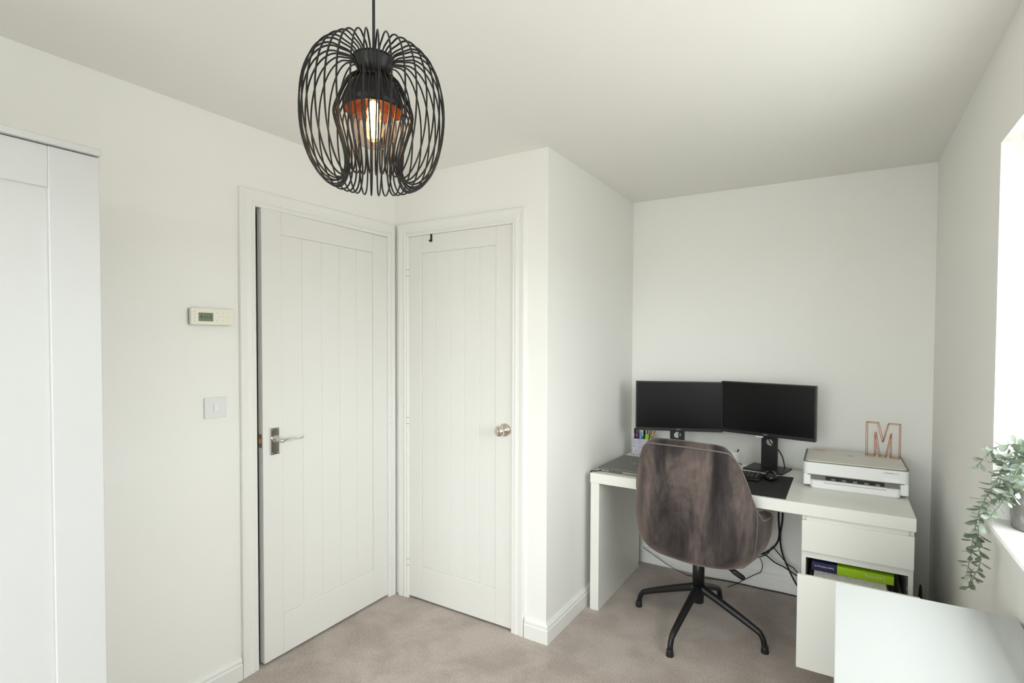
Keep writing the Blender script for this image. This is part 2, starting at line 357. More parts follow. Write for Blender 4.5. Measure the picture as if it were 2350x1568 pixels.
# knob (door 2)
kx = .739 - D2a - .005
kb = obj('door_knob', lathe([(.0001, .066), (.012, .066), (.022, .063), (.0255, .056), (.0255, .046), (.021, .036), (.0125, .029), (.012, .017), (.027, .012), (.0325, .004), (.0325, 0)], 32, basis((kx, .001, .990), (1, 0, 0), (0, 0, -1))), M['nickel'], d2, True)
tag(kb, 'round polished nickel knob')
obj('lock_button', lathe([(.0001, .0705), (.005, .0695), (.0055, .066)], 14, basis((kx, .001, .990), (1, 0, 0), (0, 0, -1))), M['chrome'], kb, True)
lt = obj('latch_plate', box(.6762, .6792, -.030, .0005, .958, 1.016, .0004), M['steel'], d2)
hk = bmesh.new(); add_box(hk, .155, .167, .000, .0035, 1.952, 1.9955, .001); add_box(hk, .155, .167, -.03, .0035, 1.993, 1.9965, .0005); add_tube(hk, smooth_path([(.161, .004, 1.960), (.161, .010, 1.954), (.161, .016, 1.958)], 4), .005, 8)
hko = obj('over_door_hook', hk, M['black_metal']); tag(hko, 'small black hook hung over the top of the knobbed door', 'hook')
hko.matrix_world = d2.matrix_world.copy()

# windows: built in (d out of the room, s along the wall, z), mapped into place
def window(name, label, mp, S0, S1, Z0, Z1):
    wd = tag(empty(name), label, None, None, 'structure')
    def bxs(lst, bev=.004):
        bm = bmesh.new()
        for (a, b, c, d, e, f) in lst: add_box(bm, a, b, c, d, e, f, bev, 1)
        for v in bm.verts: v.co = mp(*v.co)
        bmesh.ops.recalc_face_normals(bm, faces=bm.faces[:]); return bm
    F0, F1 = .15, .215; q = .045; ym = (S0 + S1) / 2
    obj('window_frame', bxs([(F0, F1, S0, S1, Z0, Z0 + .06), (F0, F1, S0, S1, Z1 - .06, Z1), (F0, F1, S0, S0 + .06, Z0 + .06, Z1 - .06), (F0, F1, S1 - .06, S1, Z0 + .06, Z1 - .06)]), M['trim'], wd)
    obj('mullion', bxs([(F0, F1, ym - .035, ym + .035, Z0 + .06, Z1 - .06)]), M['trim'], wd)
    for a, b in ((S0 + .06, ym - .035), (ym + .035, S1 - .06)):
        so = obj('sash', bxs([(F0 + .01, F1 - .01, a, b, Z0 + .06, Z0 + .06 + q), (F0 + .01, F1 - .01, a, b, Z1 - .06 - q, Z1 - .06), (F0 + .01, F1 - .01, a, a + q, Z0 + .06 + q, Z1 - .06 - q), (F0 + .01, F1 - .01, b - q, b, Z0 + .06 + q, Z1 - .06 - q)], .003), M['trim'], wd)
        obj('pane', bxs([(F0 + .03, F0 + .036, a + q, b - q, Z0 + .06 + q, Z1 - .06 - q)], 0), M['pane'], so)
    sl = bxs([(-.022, F1, S0, S1, Z0 - .026, Z0)], .005); merge(sl, bxs([(-.022, -.0005, S0 - .04, S0 + .006, Z0 - .026, Z0), (-.022, -.0005, S1 - .006, S1 + .02, Z0 - .026, Z0)], .005))
    obj('window_sill', sl, M['trim'], wd)
window('window_1', 'white framed window and sill in the right wall', lambda d, a, z: (XE + d, a, z), WY0, WY1, WZ0, WZ1)
window('window_added', 'unseen white framed window added in the wall behind the viewer for light', lambda d, a, z: (a, YF - d, z), W2X0, W2X1, W2Z0, W2Z1)

# ------------------------------------------------------------------ wardrobe
wr_ = thing('wardrobe', 'tall white wardrobe with framed doors against the left wall', 'wardrobe', (.02, -2.735, 0))
WD, WW, WH = .53, 1.165, 1.899     # local: x out of the wall, y along the wall
obj('carcass', box(0, WD - .021, .004, WW - .004, .06, WH - .017), M['lacquer_cool'], wr_)
obj('plinth', box(.02, WD - .04, .01, WW - .01, 0, .06), M['lacquer_cool'], wr_)
obj('top_board', box(0, WD + .010, 0, WW, WH - .016, WH, .0015, 1), M['lacquer_cool'], wr_)
for k in range(2):
    y0, y1 = k * WW / 2 + .002, (k + 1) * WW / 2 - .002; z0, z1 = .065, WH - .0185
    dr = obj('wardrobe_door', box(WD - .018, WD - .007, y0 + .09, y1 - .09, z0 + .09, z1 - .09), M['lacquer_cool'], wr_)
    obj('stile', box(WD - .020, WD, y0, y0 + .100, z0, z1, .0012, 1), M['lacquer_cool'], dr); obj('stile', box(WD - .020, WD, y1 - .100, y1, z0, z1, .0012, 1), M['lacquer_cool'], dr)
    obj('rail', box(WD - .020, WD - .0012, y0 + .100, y1 - .100, z0, z0 + .097, .0012, 1), M['lacquer_cool'], dr); obj('rail', box(WD - .020, WD - .0012, y0 + .100, y1 - .100, z1 - .097, z1, .0012, 1), M['lacquer_cool'], dr)
    ky = y1 - .05 if k == 0 else y0 + .05
    obj('knob', lathe([(.0001, .026), (.012, .024), (.014, .018), (.007, .010), (.008, 0)], 20, basis((WD, ky, .95), (0, 1, 0), (0, 0, 1))), M['chrome'], dr, True)

# ------------------------------------------------------------------ thermostat and switch on the left wall
th = thing('thermostat', 'cream heating control with a green display on the left wall', 'thermostat', (0, -1.012, 1.484))
obj('back_plate', box(0, .008, -.079, .079, .002, .062, .001), M['thermo_back'], th)
tb = obj('case', box(.008, .026, -.082, .082, 0, .065, .004, 3), M['cream'], th)
obj('display', box(.0258, .0266, -.055, .000, .014, .047, .0006, 1), M['lcd'], th)
text('display_digits', '21.2', .017, basis((.0268, -.020, .030), (0, 1, 0), (0, 0, 1)), M['lcd_digit'], th)
obj('display_dot', lathe([(.0001, .0004), (.0045, .0002), (.0045, 0)], 14, basis((.0266, -.044, .031), (0, 1, 0), (0, 0, 1))), M['lcd_digit'], th)
for y, z in ((.017, .049), (.017, .018), (.024, .033), (.040, .033), (.056, .033), (.040, .048), (.040, .018)):
    obj('button', lathe([(.0001, .0009), (.0022, .0006), (.0026, 0)], 10, basis((.0258, y, z), (0, 1, 0), (0, 0, 1))), M['print_lid'], th, True)
for z in (.014, .026, .038, .051): obj('symbol', tube([(.0259, -.069 + .003 * math.cos(k), z + .003 * math.sin(k)) for k in np.linspace(0, 5.2, 9)], .0004, 4), M['print_grey'], th)
swi = thing('light_switch', 'square white light switch on the wall beside the door with the lever handle', 'switch', (0, -.995, 1.113))
obj('face_plate', box(0, .009, -.043, .043, 0, .083, .003, 3), M['switch'], swi)
rk = bmesh.new(); add_box(rk, .008, .0125, -.009, .009, .028, .055, .0015)
obj('rocker', rk, M['trim'], swi)

# ------------------------------------------------------------------ pendant lamp
LX, LY, LZ = 1.25, -1.3205, 1.9384
la = thing('pendant_lamp', 'black wire cage pendant lamp with a lit amber globe bulb', 'lamp', (LX, LY, LZ))
obj('ceiling_rose', lathe([(.0001, H - LZ), (.05, H - LZ), (.048, H - LZ - .012), (.02, H - LZ - .028), (.006, H - LZ - .034)], 28), M['lamp_black'], la, True)
obj('cord', tube([(0, 0, .10), (0, 0, H - LZ - .03)], .0032, 10), M['rubber'], la, True)
cage = [(.0495, .136), (.058, .160), (.074, .176), (.095, .180), (.118, .168), (.140, .138), (.156, .090), (.163, .035), (.162, -.025), (.154, -.080), (.138, -.130), (.118, -.163), (.098, -.178), (.080, -.176), (.068, -.158), (.063, -.130),
        (.066, -.095), (.077, -.050), (.088, -.010), (.090, .015), (.082, .042), (.060, .066), (.0405, .080), (.0345, .094), (.0365, .108), (.0435, .122)]
cage = [(r * .945, .117 if i == 0 else .1215 if i == 1 else z * .813 - .0183 if i < 21 else z * .80 + .008) for i, (r, z) in enumerate(cage)]
pts = smooth_path([(r, 0, z) for r, z in cage] + [(cage[0][0], 0, cage[0][1])], 3)[:-1]
wm = bpy.data.meshes.new('wire'); b = tube(pts, .0019, 6, True); b.to_mesh(wm); b.free(); wm.materials.append(M['lamp_black']); wm.shade_smooth()
NW = 36
for k in range(NW):
    o = bpy.data.objects.new('cage_wire', wm); C.objects.link(o); o.parent = la; o.rotation_euler = (random.uniform(-.02, .02), random.uniform(-.015, .015), 2 * math.pi * k / NW + random.uniform(-.012, .012))
obj('collar', lathe([(.0001, .110), (.038, .110), (.0450, .1155), (.0440, .110), (.0385, .100), (.0320, .089), (.0305, .081), (.032, .072), (.028, .068), (.0001, .068)], 36), M['lamp_black'], la, True)
hd = obj('bulb_holder', lathe([(.030, .071), (.038, .067), (.050, .056), (.059, .040), (.063, .020), (.0635, -.001), (.0615, -.001), (.060, .020), (.055, .038), (.046, .051), (.028, .060), (.0001, .062)], 40, cap=False), M['lamp_black'], la, True)
obj('holder_lining', lathe([(.0608, -.0005), (.0592, .020), (.0542, .037), (.0455, .0495), (.028, .058), (.0001, .060)], 40, cap=False), M['copper_in'], hd, True)
bz = -.034
bl = obj('bulb', lathe([(.013, .058), (.014, .044), (.017, .032), (.026, .018), (.040, .002), (.0470, bz + .018), (.050, bz), (.0475, bz - .017), (.0395, bz - .032), (.026, bz - .0435), (.012, bz - .049), (.0001, bz - .0505)], 36, cap=False), M['bulb'], la, True)
fl = bmesh.new()
for k in range(6):
    a = 2 * math.pi * k / 6; c_, s_ = math.cos(a), math.sin(a)
    add_tube(fl, [(.006 * c_, .006 * s_, .020), (.012 * c_, .012 * s_, -.010), (.007 * c_, .007 * s_, -.058)], .0019, 6)
obj('filament', fl, M['filament'], bl)
obj('lamp_cap', lathe([(.0001, .066), (.0135, .066), (.0135, .044), (.0001, .044)], 20), M['brass'], bl, True)
li = bpy.data.lights.new('bulb_light', 'POINT'); li.energy = .45; li.color = (1, .55, .22); li.shadow_soft_size = .02
lo = bpy.data.objects.new('bulb_light', li); C.objects.link(lo); lo.parent = la; lo.location = (0, 0, -.014)

# ------------------------------------------------------------------ desk
DX0, DX1, DY0, DY1, DT = 1.014, 2.414, .400, 1.050, .730
dk = thing('desk', 'white desk with a thick top, side panel and drawer pedestal in the alcove', 'desk', (0, 0, 0))
obj('desk_top', box(DX0, DX1, DY0, DY1, DT - .052, DT, .0015, 1), M['lacquer'], dk)
obj('side_panel', box(DX0 + .002, DX0 + .050, DY0 + .004, DY1, 0, DT - .052, .001, 1), M['lacquer'], dk)
obj('back_rail', box(DX0 + .050, 2.010, DY1 - .018, DY1, DT - .24, DT - .052), M['lacquer'], dk)
ped = bmesh.new(); PX0, PX1, PY = 2.012, 2.410, .428
for (x0, x1, y0, y1, z0, z1) in ((PX0, PX0 + .017, PY, DY1, 0, DT - .052), (PX1 - .017, PX1, PY, DY1, 0, DT - .052), (PX0 + .017, PX1 - .017, DY1 - .012, DY1, .02, DT - .052), (PX0 + .017, PX1 - .017, PY + .04, DY1 - .012, .06, .078), (PX0 + .017, PX1 - .017, PY + .03, PY + .045, 0, .06)):
    add_box(ped, x0, x1, y0, y1, z0, z1, .0006, 1)
obj('pedestal', ped, M['lacquer'], dk)
obj('rail', box(PX0 + .017, PX1 - .017, PY, PY + .05, .488, .516, .0006, 1), M['lacquer'], dk)
obj('rail', box(PX0 + .017, PX1 - .017, PY - .010, PY + .05, .636, DT - .052, .0006, 1), M['lacquer'], dk)
dr = obj('drawer', box(PX0, PX1, PY - .018, PY - .001, .520, .655, .0015, 1), M['lacquer'], dk)
bx = bmesh.new(); add_box(bx, PX0 + .025, PX1 - .025, PY, DY1 - .05, .53, .54); add_box(bx, PX0 + .025, PX0 + .037, PY, DY1 - .05, .54, .62); add_box(bx, PX1 - .037, PX1 - .025, PY, DY1 - .05, .54, .62)
obj('drawer_box', bx, M['lacquer'], dr)
OY = .212                                                  # lower drawer, pulled out
dr2 = obj('drawer', box(PX0 - .002, PX1 + .002, OY, OY + .018, .110, .490, .0015, 1), M['lacquer'], dk); tag(dr2, 'lower drawer pulled out')
bx = bmesh.new(); add_box(bx, PX0 + .025, PX1 - .025, OY + .018, .80, .13, .142); add_box(bx, PX0 + .025, PX0 + .037, OY + .018, .80, .142, .36); add_box(bx, PX1 - .037, PX1 - .025, OY + .018, .80, .142, .36); add_box(bx, PX0 + .037, PX1 - .037, .79, .80, .142, .36)
obj('drawer_box', bx, M['lacquer'], dr2)
for z in (.425, .350): obj('screw_cap', lathe([(.0001, .002), (.004, .0015), (.005, 0)], 12, basis((PX1 - .017, PY + .03, z), (0, 1, 0), (0, 0, -1)).__matmul__(Matrix.Identity(4))), M['trim'], dk, True)

# things in the open drawer
def pages(name, label, cat, x0, x1, y0, y1, z0, z1, m, n=4):
    t = thing(name, label, cat, (0, 0, 0)); h = (z1 - z0) / n
    for k in range(n):
        j = random.uniform(-.002, .002)
        obj('sheet_block', box(x0 + j, x1 + j, y0 + abs(j), y1, z0 + k * h, z0 + (k + 1) * h - .0006), m, t)
    return t
files = pages('paper_pile', 'tall pile of paper folders filling the open lower drawer', 'papers', 2.055, 2.330, .262, .60, .142, .400, M['paper_grey'], 9)
notebook = pages('notepad', 'grey marked notepad under the green and navy book', 'notepad', 2.062, 2.318, .296, .56, .400, .440, M['paper_grey'], 3)
bk = thing('book', 'green and navy book lying in the open drawer, spine outward and upside down', 'book', (2.199, .424, .440), math.radians(-.6))
obj('pages', box(-.141, .141, .004, .190, .003, .032), M['paper'], bk)
cv = bmesh.new(); add_box(cv, -.147, .147, .002, .195, 0, .0025); add_box(cv, -.147, .147, .002, .195, .0325, .035); obj('cover', cv, M['lime'], bk)
sp = obj('spine', box(-.052, .147, -.001, .003, 0, .035, .0006, 1), M['lime'], bk); sp2 = obj('spine_panel', box(-.147, -.052, -.001, .003, 0, .035, .0006, 1), M['navy'], bk)
cv2 = bmesh.new(); add_box(cv2, -.1475, -.052, .0025, .1955, .0328, .0356); obj('cover_panel', cv2, M['navy'], bk)
fl_ = basis((.082, -.0014, .018), (-1, 0, 0), (0, 0, -1)); text('title', 'Learning', .021, fl_, mat('book_title', srgb(196, 206, 150), .5), bk)
text('publisher', 'Kaplan Publishing UK', .0085, basis((-.100, -.0014, .020), (-1, 0, 0), (0, 0, -1)), M['paper'], bk)
tag_ = thing('paper_tags', 'small folded paper tags lying right of the notepad in the drawer', 'paper', (2.335, .38, .400))
obj('tag', box(-.012, .020, 0, .035, .004, .007), M['paper'], tag_); obj('tag', box(-.018, .006, -.012, .03, 0, .003), M['paper_grey'], tag_)

# monitors: local x right, y away from viewer, z up; origin on the desk under the panel centre
def monitor(label, cx, cy, rz, zc, base_w, cable):
    t = thing('monitor', label, 'monitor', (cx, cy, DT), rz, 'pair of black desk monitors'); W2, H2 = .244, .1435; c = zc - DT
    obj('housing', box(-W2, W2, .002, .030, c - H2, c + H2, .003), M['bezel'], t)
    obj('rear_bulge', box(-.15, .15, .028, .052, c - .10, c + .09, .010), M['bezel'], t)
    scr = obj('screen', box(-W2 + .006, W2 - .006, -.0002, .004, c - H2 + .018, c + H2 - .006), M['screen'], t)
    bz_ = bmesh.new(); add_box(bz_, -W2, W2, -.0012, .003, c - H2, c - H2 + .018, .0005, 1); add_box(bz_, -W2, W2, -.0012, .003, c + H2 - .006, c + H2, .0005, 1)
    add_box(bz_, -W2, -W2 + .006, -.0012, .003, c - H2 + .018, c + H2 - .006, .0003, 1); add_box(bz_, W2 - .006, W2, -.0012, .003, c - H2 + .018, c + H2 - .006, .0003, 1)
    bo = obj('bezel', bz_, M['bezel'], t)
    text('logo', 'DELL', .0115, basis((0, -.0016, c - H2 + .009), (1, 0, 0), (0, 0, 1)), M['logo_grey'], bo)
    st = bmesh.new(); n = 24; hr = .0195; hz = .145; wst, d0, d1_ = .041, .060, .078
    # stand column with a round cable hole
    outer = [(-wst, .006), (wst, .006), (wst, c + .03), (-wst, c + .03)]
    ring = [(hr * math.cos(2 * math.pi * k / n), hz + hr * math.sin(2 * math.pi * k / n)) for k in range(n)]
    sq = []
    for k in range(n):
        a = 2 * math.pi * k / n; e = 1 / max(abs(math.cos(a)), abs(math.sin(a))); sq.append((wst * e * math.cos(a), hz + wst * e * math.sin(a)))
    V = {}
    for y in (d0, d1_):
        for nm, L in (('r', ring), ('s', sq)): V[nm, y] = [st.verts.new((x, y, z)) for x, z in L]
    for k in range(n):
        k2 = (k + 1) % n
        st.faces.new((V['r', d0][k], V['r', d0][k2], V['s', d0][k2], V['s', d0][k])); st.faces.new((V['r', d1_][k], V['s', d1_][k], V['s', d1_][k2], V['r', d1_][k2]))
        st.faces.new((V['r', d0][k], V['r', d1_][k], V['r', d1_][k2], V['r', d0][k2])); st.faces.new((V['s', d0][k], V['s', d0][k2], V['s', d1_][k2], V['s', d1_][k]))
    bmesh.ops.recalc_face_normals(st, faces=st.faces[:])
    add_box(st, -wst, wst, d0, d1_, .006, hz - wst + .0005); add_box(st, -wst, wst, d0, d1_, hz + wst - .0005, c + .03); add_box(st, -.03, .03, .045, d0 + .002, c - .05, c + .03)
    obj('stand_column', st, M['black_plastic'], t)
    obj('stand_base', box(-base_w, base_w, -.045, .125, 0, .009, .003), M['black_metal'], t)
    obj('display_cable', tube(smooth_path(cable, 6), .0032, 8), M['rubber'], t, True)
    return t
def pose(ax, ay, bx_, by): return ((ax + bx_) / 2, (ay + by) / 2, math.atan2(by - ay, bx_ - ax))
x, y, a = pose(1.119, .815, 1.570, .992)
monitor('left black monitor, angled, nearest the alcove corner and pen pot', x, y, a, 1.052, .105, [(.03, .058, .22), (.012, .052, .17), (.010, .07, .14), (.03, .10, .08), (.05, .115, .004)])
x, y, a = pose(1.573, .985, 2.028, .890)
mr = monitor('right black monitor, nearer the printer', x, y, a, 1.060, .102, [(-.012, .050, .24), (-.005, .050, .185), (.008, .060, .145), (.03, .085, .12), (.055, .105, .07), (.068, .11, .009)])
obj('paper_flag', box(-.05, -.012, -.004, .004, .178, .186, .001), M['paper'], mr)

# desk mat, keyboard, mouse
dm = obj('desk_mat', box(-.31, .31, -.217, .217, 0, .003, .0012, 2), M['mat_black']); dm.location = (1.636, .636, DT); tag(dm, 'thin black desk mat in front of the monitors', 'desk mat')
kb_ = thing('keyboard', 'black keyboard on the desk mat, half hidden by the chair', 'keyboard', (1.595, .735, DT + .003), math.radians(-2))
kbm = box(-.215, .215, -.070, .070, 0, .014, .005); obj('body', kbm, M['black_plastic'], kb_)
ks = bmesh.new()
for r in range(6):
    for c in range(21):
        if c in (15, 16) and r < 3 and c == 15: continue
        x0 = -.205 + c * .0196; y0 = .048 - r * .0196
        add_box(ks, x0, x0 + .0168, y0 - .0168 + .008, y0 + .008, .013, .0205, .0022, 1)
obj('keys', ks, mat('key_black', (.022, .022, .022, 1), .4), kb_)
obj('keyboard_cable', tube(smooth_path([(.05, .068, .008), (.04, .10, .010), (.055, .16, .02), (.068, .21, .022), (.075, .24, .010), (.06, .26, .004)], 6), .0017, 6), M['rubber'], kb_, True)
ms = thing('mouse', 'glossy black computer mouse on the desk mat right of the keyboard', 'mouse', (1.850, .745, DT + .003), math.radians(4))
mb = bmesh.new(); bmesh.ops.create_uvsphere(mb, u_segments=24, v_segments=14, radius=1)
for v in mb.verts:
    z = v.co.z; v.co = (v.co.x * .031, v.co.y * .054, (.036 * max(z, 0) ** .9 + .010) if z > 0 else .010 * (1 + z))
obj('shell', mb, mat('mouse_gloss', (.010, .010, .010, 1), .12), ms, True)
obj('scroll_wheel', lathe([(.0001, -.004), (.009, -.004), (.010, 0), (.009, .004), (.0001, .004)], 16, basis((0, .030, .034), (0, 1, 0), (0, 0, 1))), M['rubber'], ms, True)

# laptop (closed, short edge to the room)
lt_ = thing('laptop', 'closed grey laptop at the left end of the desk', 'laptop', (1.163, .630, DT), math.radians(-1.5))
LW, LD = .122, .178
obj('base', box(-LW, LW, -LD, LD, .003, .0155, .003), M['laptop_edge'], lt_)
lid = obj('lid', box(-LW, LW, -LD, LD, .0165, .0245, .003), M['laptop'], lt_)
obj('hinge_gap', box(-LW + .003, LW - .003, -LD + .003, LD - .003, .0150, .0170), M['black_plastic'], lt_)
obj('logo', tube([(.012 + .014 * math.cos(k), .0 + .014 * math.sin(k), .0246) for k in np.linspace(0, 2 * math.pi, 24, endpoint=False)], .0008, 5, True), M['logo_grey'], lid)
text('logo_lettering', 'DELL', .009, basis((.012, 0, .0247), (0, -1, 0), (1, 0, 0)), M['logo_grey'], lid)
for k in range(10): obj('vent_slot', box(-LW + .062 + k * .0078, -LW + .0672 + k * .0078, -LD - .0006, -LD + .002, .0062, .0132), M['rubber'], lt_)
obj('port', box(-LW + .036, -LW + .045, -LD - .0006, -LD + .002, .0085, .0115, .0004, 1), M['rubber'], lt_)
for k in range(2): obj('card_slot', box(-LW + .165, LW - .01, -LD - .0004, -LD + .002, .0068 + k * .0045, .0078 + k * .0045), M['print_grey'], lt_)
for sx in (-1, 1):
    for sy in (-1, 1): obj('rubber_foot', box(sx * .095 - .015, sx * .095 + .015, sy * .15 - .006, sy * .15 + .006, 0, .004, .001, 1), M['rubber'], lt_)
pc = tag(obj('laptop_charging_cable', tube(smooth_path([(1.058, .449, DT + .0095), (1.046, .440, DT + .007), (1.030, .432, DT + .004), (1.012, .428, DT + .004), (1.002, .440, DT - .008), (.997, .52, DT - .06), (.996, .66, DT - .20), (.996, .80, DT - .45)], 6), .003, 8), M['rubber'], None, True), 'thin black charging cable plugged into the grey laptop', 'cable')

# pen pot and pens
PPX, PPY = 1.098, 1.000
pp = thing('pen_pot', 'square speckled grey felt pen pot in the corner of the desk', 'pen pot', (PPX, PPY, DT), math.radians(8))
pb = bmesh.new(); hw, hh, wt = .052, .102, .003
for (x0, x1, y0, y1) in ((-hw, hw, -hw, -hw + wt), (-hw, hw, hw - wt, hw), (-hw, -hw + wt, -hw + wt, hw - wt), (hw - wt, hw, -hw + wt, hw - wt)): add_box(pb, x0, x1, y0, y1, 0, hh, .0008, 1)
obj('side_walls', pb, M['felt'], pp); obj('bottom', box(-hw + wt, hw - wt, -hw + wt, hw - wt, 0, .003), M['felt'], pp)
def pen(kind, label, col, x, y, tx, ty, L, r, tip=None, cat='pen'):
    t = thing(kind, label, cat, (PPX + x, PPY + y, DT + .0035), 0, 'pens and pencils in the felt pot')
    d = Vector((tx, ty, 1)).normalized(); q = Vector((0, 0, 1)).rotation_difference(d).to_matrix().to_4x4(); m = mat(kind + '_' + label.split()[0], col, .4)
    obj('barrel', lathe([(.0005, 0), (r * .7, .012), (r, .02), (r, L * .82), (r * .96, L * .83)], 12, q), m, t, True)
    obj('cap', lathe([(r * 1.08, L * .82), (r * 1.08, L * .97), (r * .6, L), (.0001, L)], 12, q), tip or m, t, True)
    cl = bmesh.new(); add_box(cl, r * .9, r * 1.7, -.0012, .0012, L * .75, L * .96, .0004, 1); cl.transform(q)
    if cat == 'pen': obj('clip', cl, tip or m, t)
pen('pen', 'black capped pen leaning at the left edge of the pot', srgb(22, 22, 24), -.036, -.030, -.02, .0, .158, .0055)
pen('pen', 'purple pen, second from the left in the pot', srgb(92, 48, 112), -.026, -.020, -.01, .02, .150, .0045, mat('purple_cap', srgb(140, 60, 120), .4))
pen('pen', 'dark blue pen with a red end in the pot', srgb(36, 34, 110), -.014, -.028, -.03, .0, .150, .0055, mat('red_end', srgb(130, 50, 70), .4))
pen('pen', 'light blue pen in the middle of the pot', srgb(104, 172, 206), .000, -.034, -.02, -.01, .142, .0055)
pen('pen', 'black pen standing behind the lime highlighter', srgb(18, 20, 18), .010, -.012, .02, .02, .152, .005)
pen('highlighter', 'lime green highlighter leaning right in the pot', srgb(134, 214, 44), .012, -.036, .22, -.02, .132, .0078)
for i, (x, y, tx, c, lab) in enumerate(((.020, .004, .06, (120, 92, 40), 'brown pencil just right of the lime highlighter'), (.026, .012, .10, (150, 104, 36), 'ochre pencil between the brown and the amber pencil'), (.032, .000, .16, (182, 124, 40), 'amber pencil leaning right, second from the right'), (.036, .018, .24, (196, 138, 52), 'orange pencil leaning furthest right in the pot'))):
    pen('pencil', lab, srgb(*c), x, y, tx, .02, .158, .0036, cat='pencil')
pen('pen', 'white pen lying low at the right edge of the pot', srgb(230, 230, 228), .030, -.032, .30, -.02, .112, .0042)

# mug partly behind the chair
mg = thing('mug', 'white mug with a dark spoon, half hidden behind the chair', 'mug', (1.622, 1.012, DT))
obj('cup', lathe([(.0001, .001), (.030, 0), (.034, .004), (.036, .075), (.034, .075), (.032, .006), (.0001, .005)], 28), M['print_white'], mg, True)
obj('handle', tube(smooth_path([(-.034, 0, .062), (-.054, 0, .058), (-.056, 0, .032), (-.034, 0, .018)], 6), .005, 8), M['print_white'], mg, True)
obj('spoon', tube([(0, .01, .008), (.030, .012, .086)], .003, 8), M['black_plastic'], mg, True)

# printer
PR = (1.994, 2.414, .700, 1.045)                           # x0,x1,y0,y1
pr = thing('printer', 'white inkjet printer at the right end of the desk', 'printer', ((PR[0] + PR[1]) / 2, (PR[2] + PR[3]) / 2, DT), math.radians(.8))
hx_, hy_ = .210, .172
def rbox(bm, x0, x1, y0, y1, z0, z1, r, seg=5, bev=.0):
    P = []
    for cx, cy, a0 in ((x1 - r, y1 - r, 0), (x0 + r, y1 - r, 90), (x0 + r, y0 + r, 180), (x1 - r, y0 + r, 270)):
        for k in range(seg + 1):
            a = math.radians(a0 + 90 * k / seg); P.append((cx + r * math.cos(a), cy + r * math.sin(a)))
    rows = [(z0, 0), (z1, 0)] if bev == 0 else [(z0, bev), (z0 + bev, 0), (z1 - bev, 0), (z1, bev)]
    mx, my = (x0 + x1) / 2, (y0 + y1) / 2; R_ = []
    for z, ins in rows: R_.append([bm.verts.new((mx + (px - mx) * (1 - ins / (x1 - mx)), my + (py - my) * (1 - ins / (y1 - my)), z)) for px, py in P])
    for A, B in zip(R_, R_[1:]):
        for k in range(len(P)): bm.faces.new((A[k], A[(k + 1) % len(P)], B[(k + 1) % len(P)], B[k]))
    bm.faces.new(R_[0][::-1]); bm.faces.new(R_[-1]); return bm
obj('upper_body', rbox(bmesh.new(), -hx_, hx_, -hy_, hy_, .066, .122, .022), M['print_white'], pr)
lw = bmesh.new(); rbox(lw, -hx_ + .001, hx_ - .001, -hy_ + .028, hy_ - .001, .006, .066, .022, bev=.006); add_box(lw, -hx_ + .002, -hx_ + .034, -hy_ + .001, -hy_ + .06, .012, .066, .006); add_box(lw, hx_ - .034, hx_ - .002, -hy_ + .001, -hy_ + .06, .012, .066, .006)
obj('lower_body', lw, M['print_white'], pr)
obj('lid_seam', rbox(bmesh.new(), -hx_ + .0005, hx_ - .0005, -hy_ + .0005, hy_ - .0005, .1215, .1262, .022), M['print_grey'], pr)
ld_ = obj('scanner_lid', rbox(bmesh.new(), -hx_ + .010, hx_ - .010, -hy_ + .006, hy_ - .010, .1255, .1300, .02, bev=.0012), M['print_lid'], pr)
text('lid_logo', 'hp', .018, basis((-.012, .045, .1303), (1, 0, 0), (0, 1, 0)) @ Matrix.Shear('XZ', 4, (0, 0)), M['logo_grey'], ld_)
obj('lid_logo_ring', tube([(-.012 + .013 * math.cos(k), .045 + .013 * math.sin(k), .1301) for k in np.linspace(0, 2 * math.pi, 28, endpoint=False)], .0007, 5, True), M['logo_grey'], ld_)
obj('lid_sticker', box(-.168, -.120, .118, .132, .1299, .1304), M['orange'], ld_)
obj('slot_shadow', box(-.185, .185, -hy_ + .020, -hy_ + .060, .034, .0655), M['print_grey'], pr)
obj('front_lip', box(-.190, .190, -hy_ - .002, -hy_ + .030, .0625, .0665, .001, 1), M['print_grey'], pr)
obj('paper_slot', box(-.115, .118, -hy_ + .0165, -hy_ + .03, .040, .0622), M['rubber'], pr)
for k in range(5): obj('roller', box(-.092 + k * .044, -.074 + k * .044, -hy_ + .014, -hy_ + .022, .040, .050, .001, 1), M['print_grey'], pr)
tr = obj('paper_tray', rbox(bmesh.new(), -.178, .178, -hy_ - .006, -hy_ + .12, .000, .040, .018, bev=.005), M['print_white'], pr)
obj('tray_slit', box(-.122, .125, -hy_ - .0068, -hy_ + .004, .0300, .0318), M['print_grey'], tr)
obj('tray_edge', box(-.122, .125, -hy_ - .0004, -hy_ + .014, .0395, .0412), M['print_lid'], tr)
obj('name_label', box(.110, .172, -hy_ - .0006, -hy_ + .001, .1045, .1120, .0002, 1), M['print_lid'], pr)
obj('name_print', box(.122, .150, -hy_ - .0009, -hy_ + .001, .1068, .1092), M['logo_grey'], pr)
st_ = obj('sticker', box(.118, .172, -hy_ - .0007, -hy_ + .001, .0690, .0850, .0002, 1), mat('sticker_white', srgb(246, 247, 247), .5), pr)
obj('sticker_ring', tube([(.132 + .005 * math.cos(k), -hy_ - .0008, .0775 + .005 * math.sin(k)) for k in np.linspace(0, 2 * math.pi, 18, endpoint=False)], .0005, 4, True), mat('sticker_print', srgb(200, 216, 216), .5), st_)

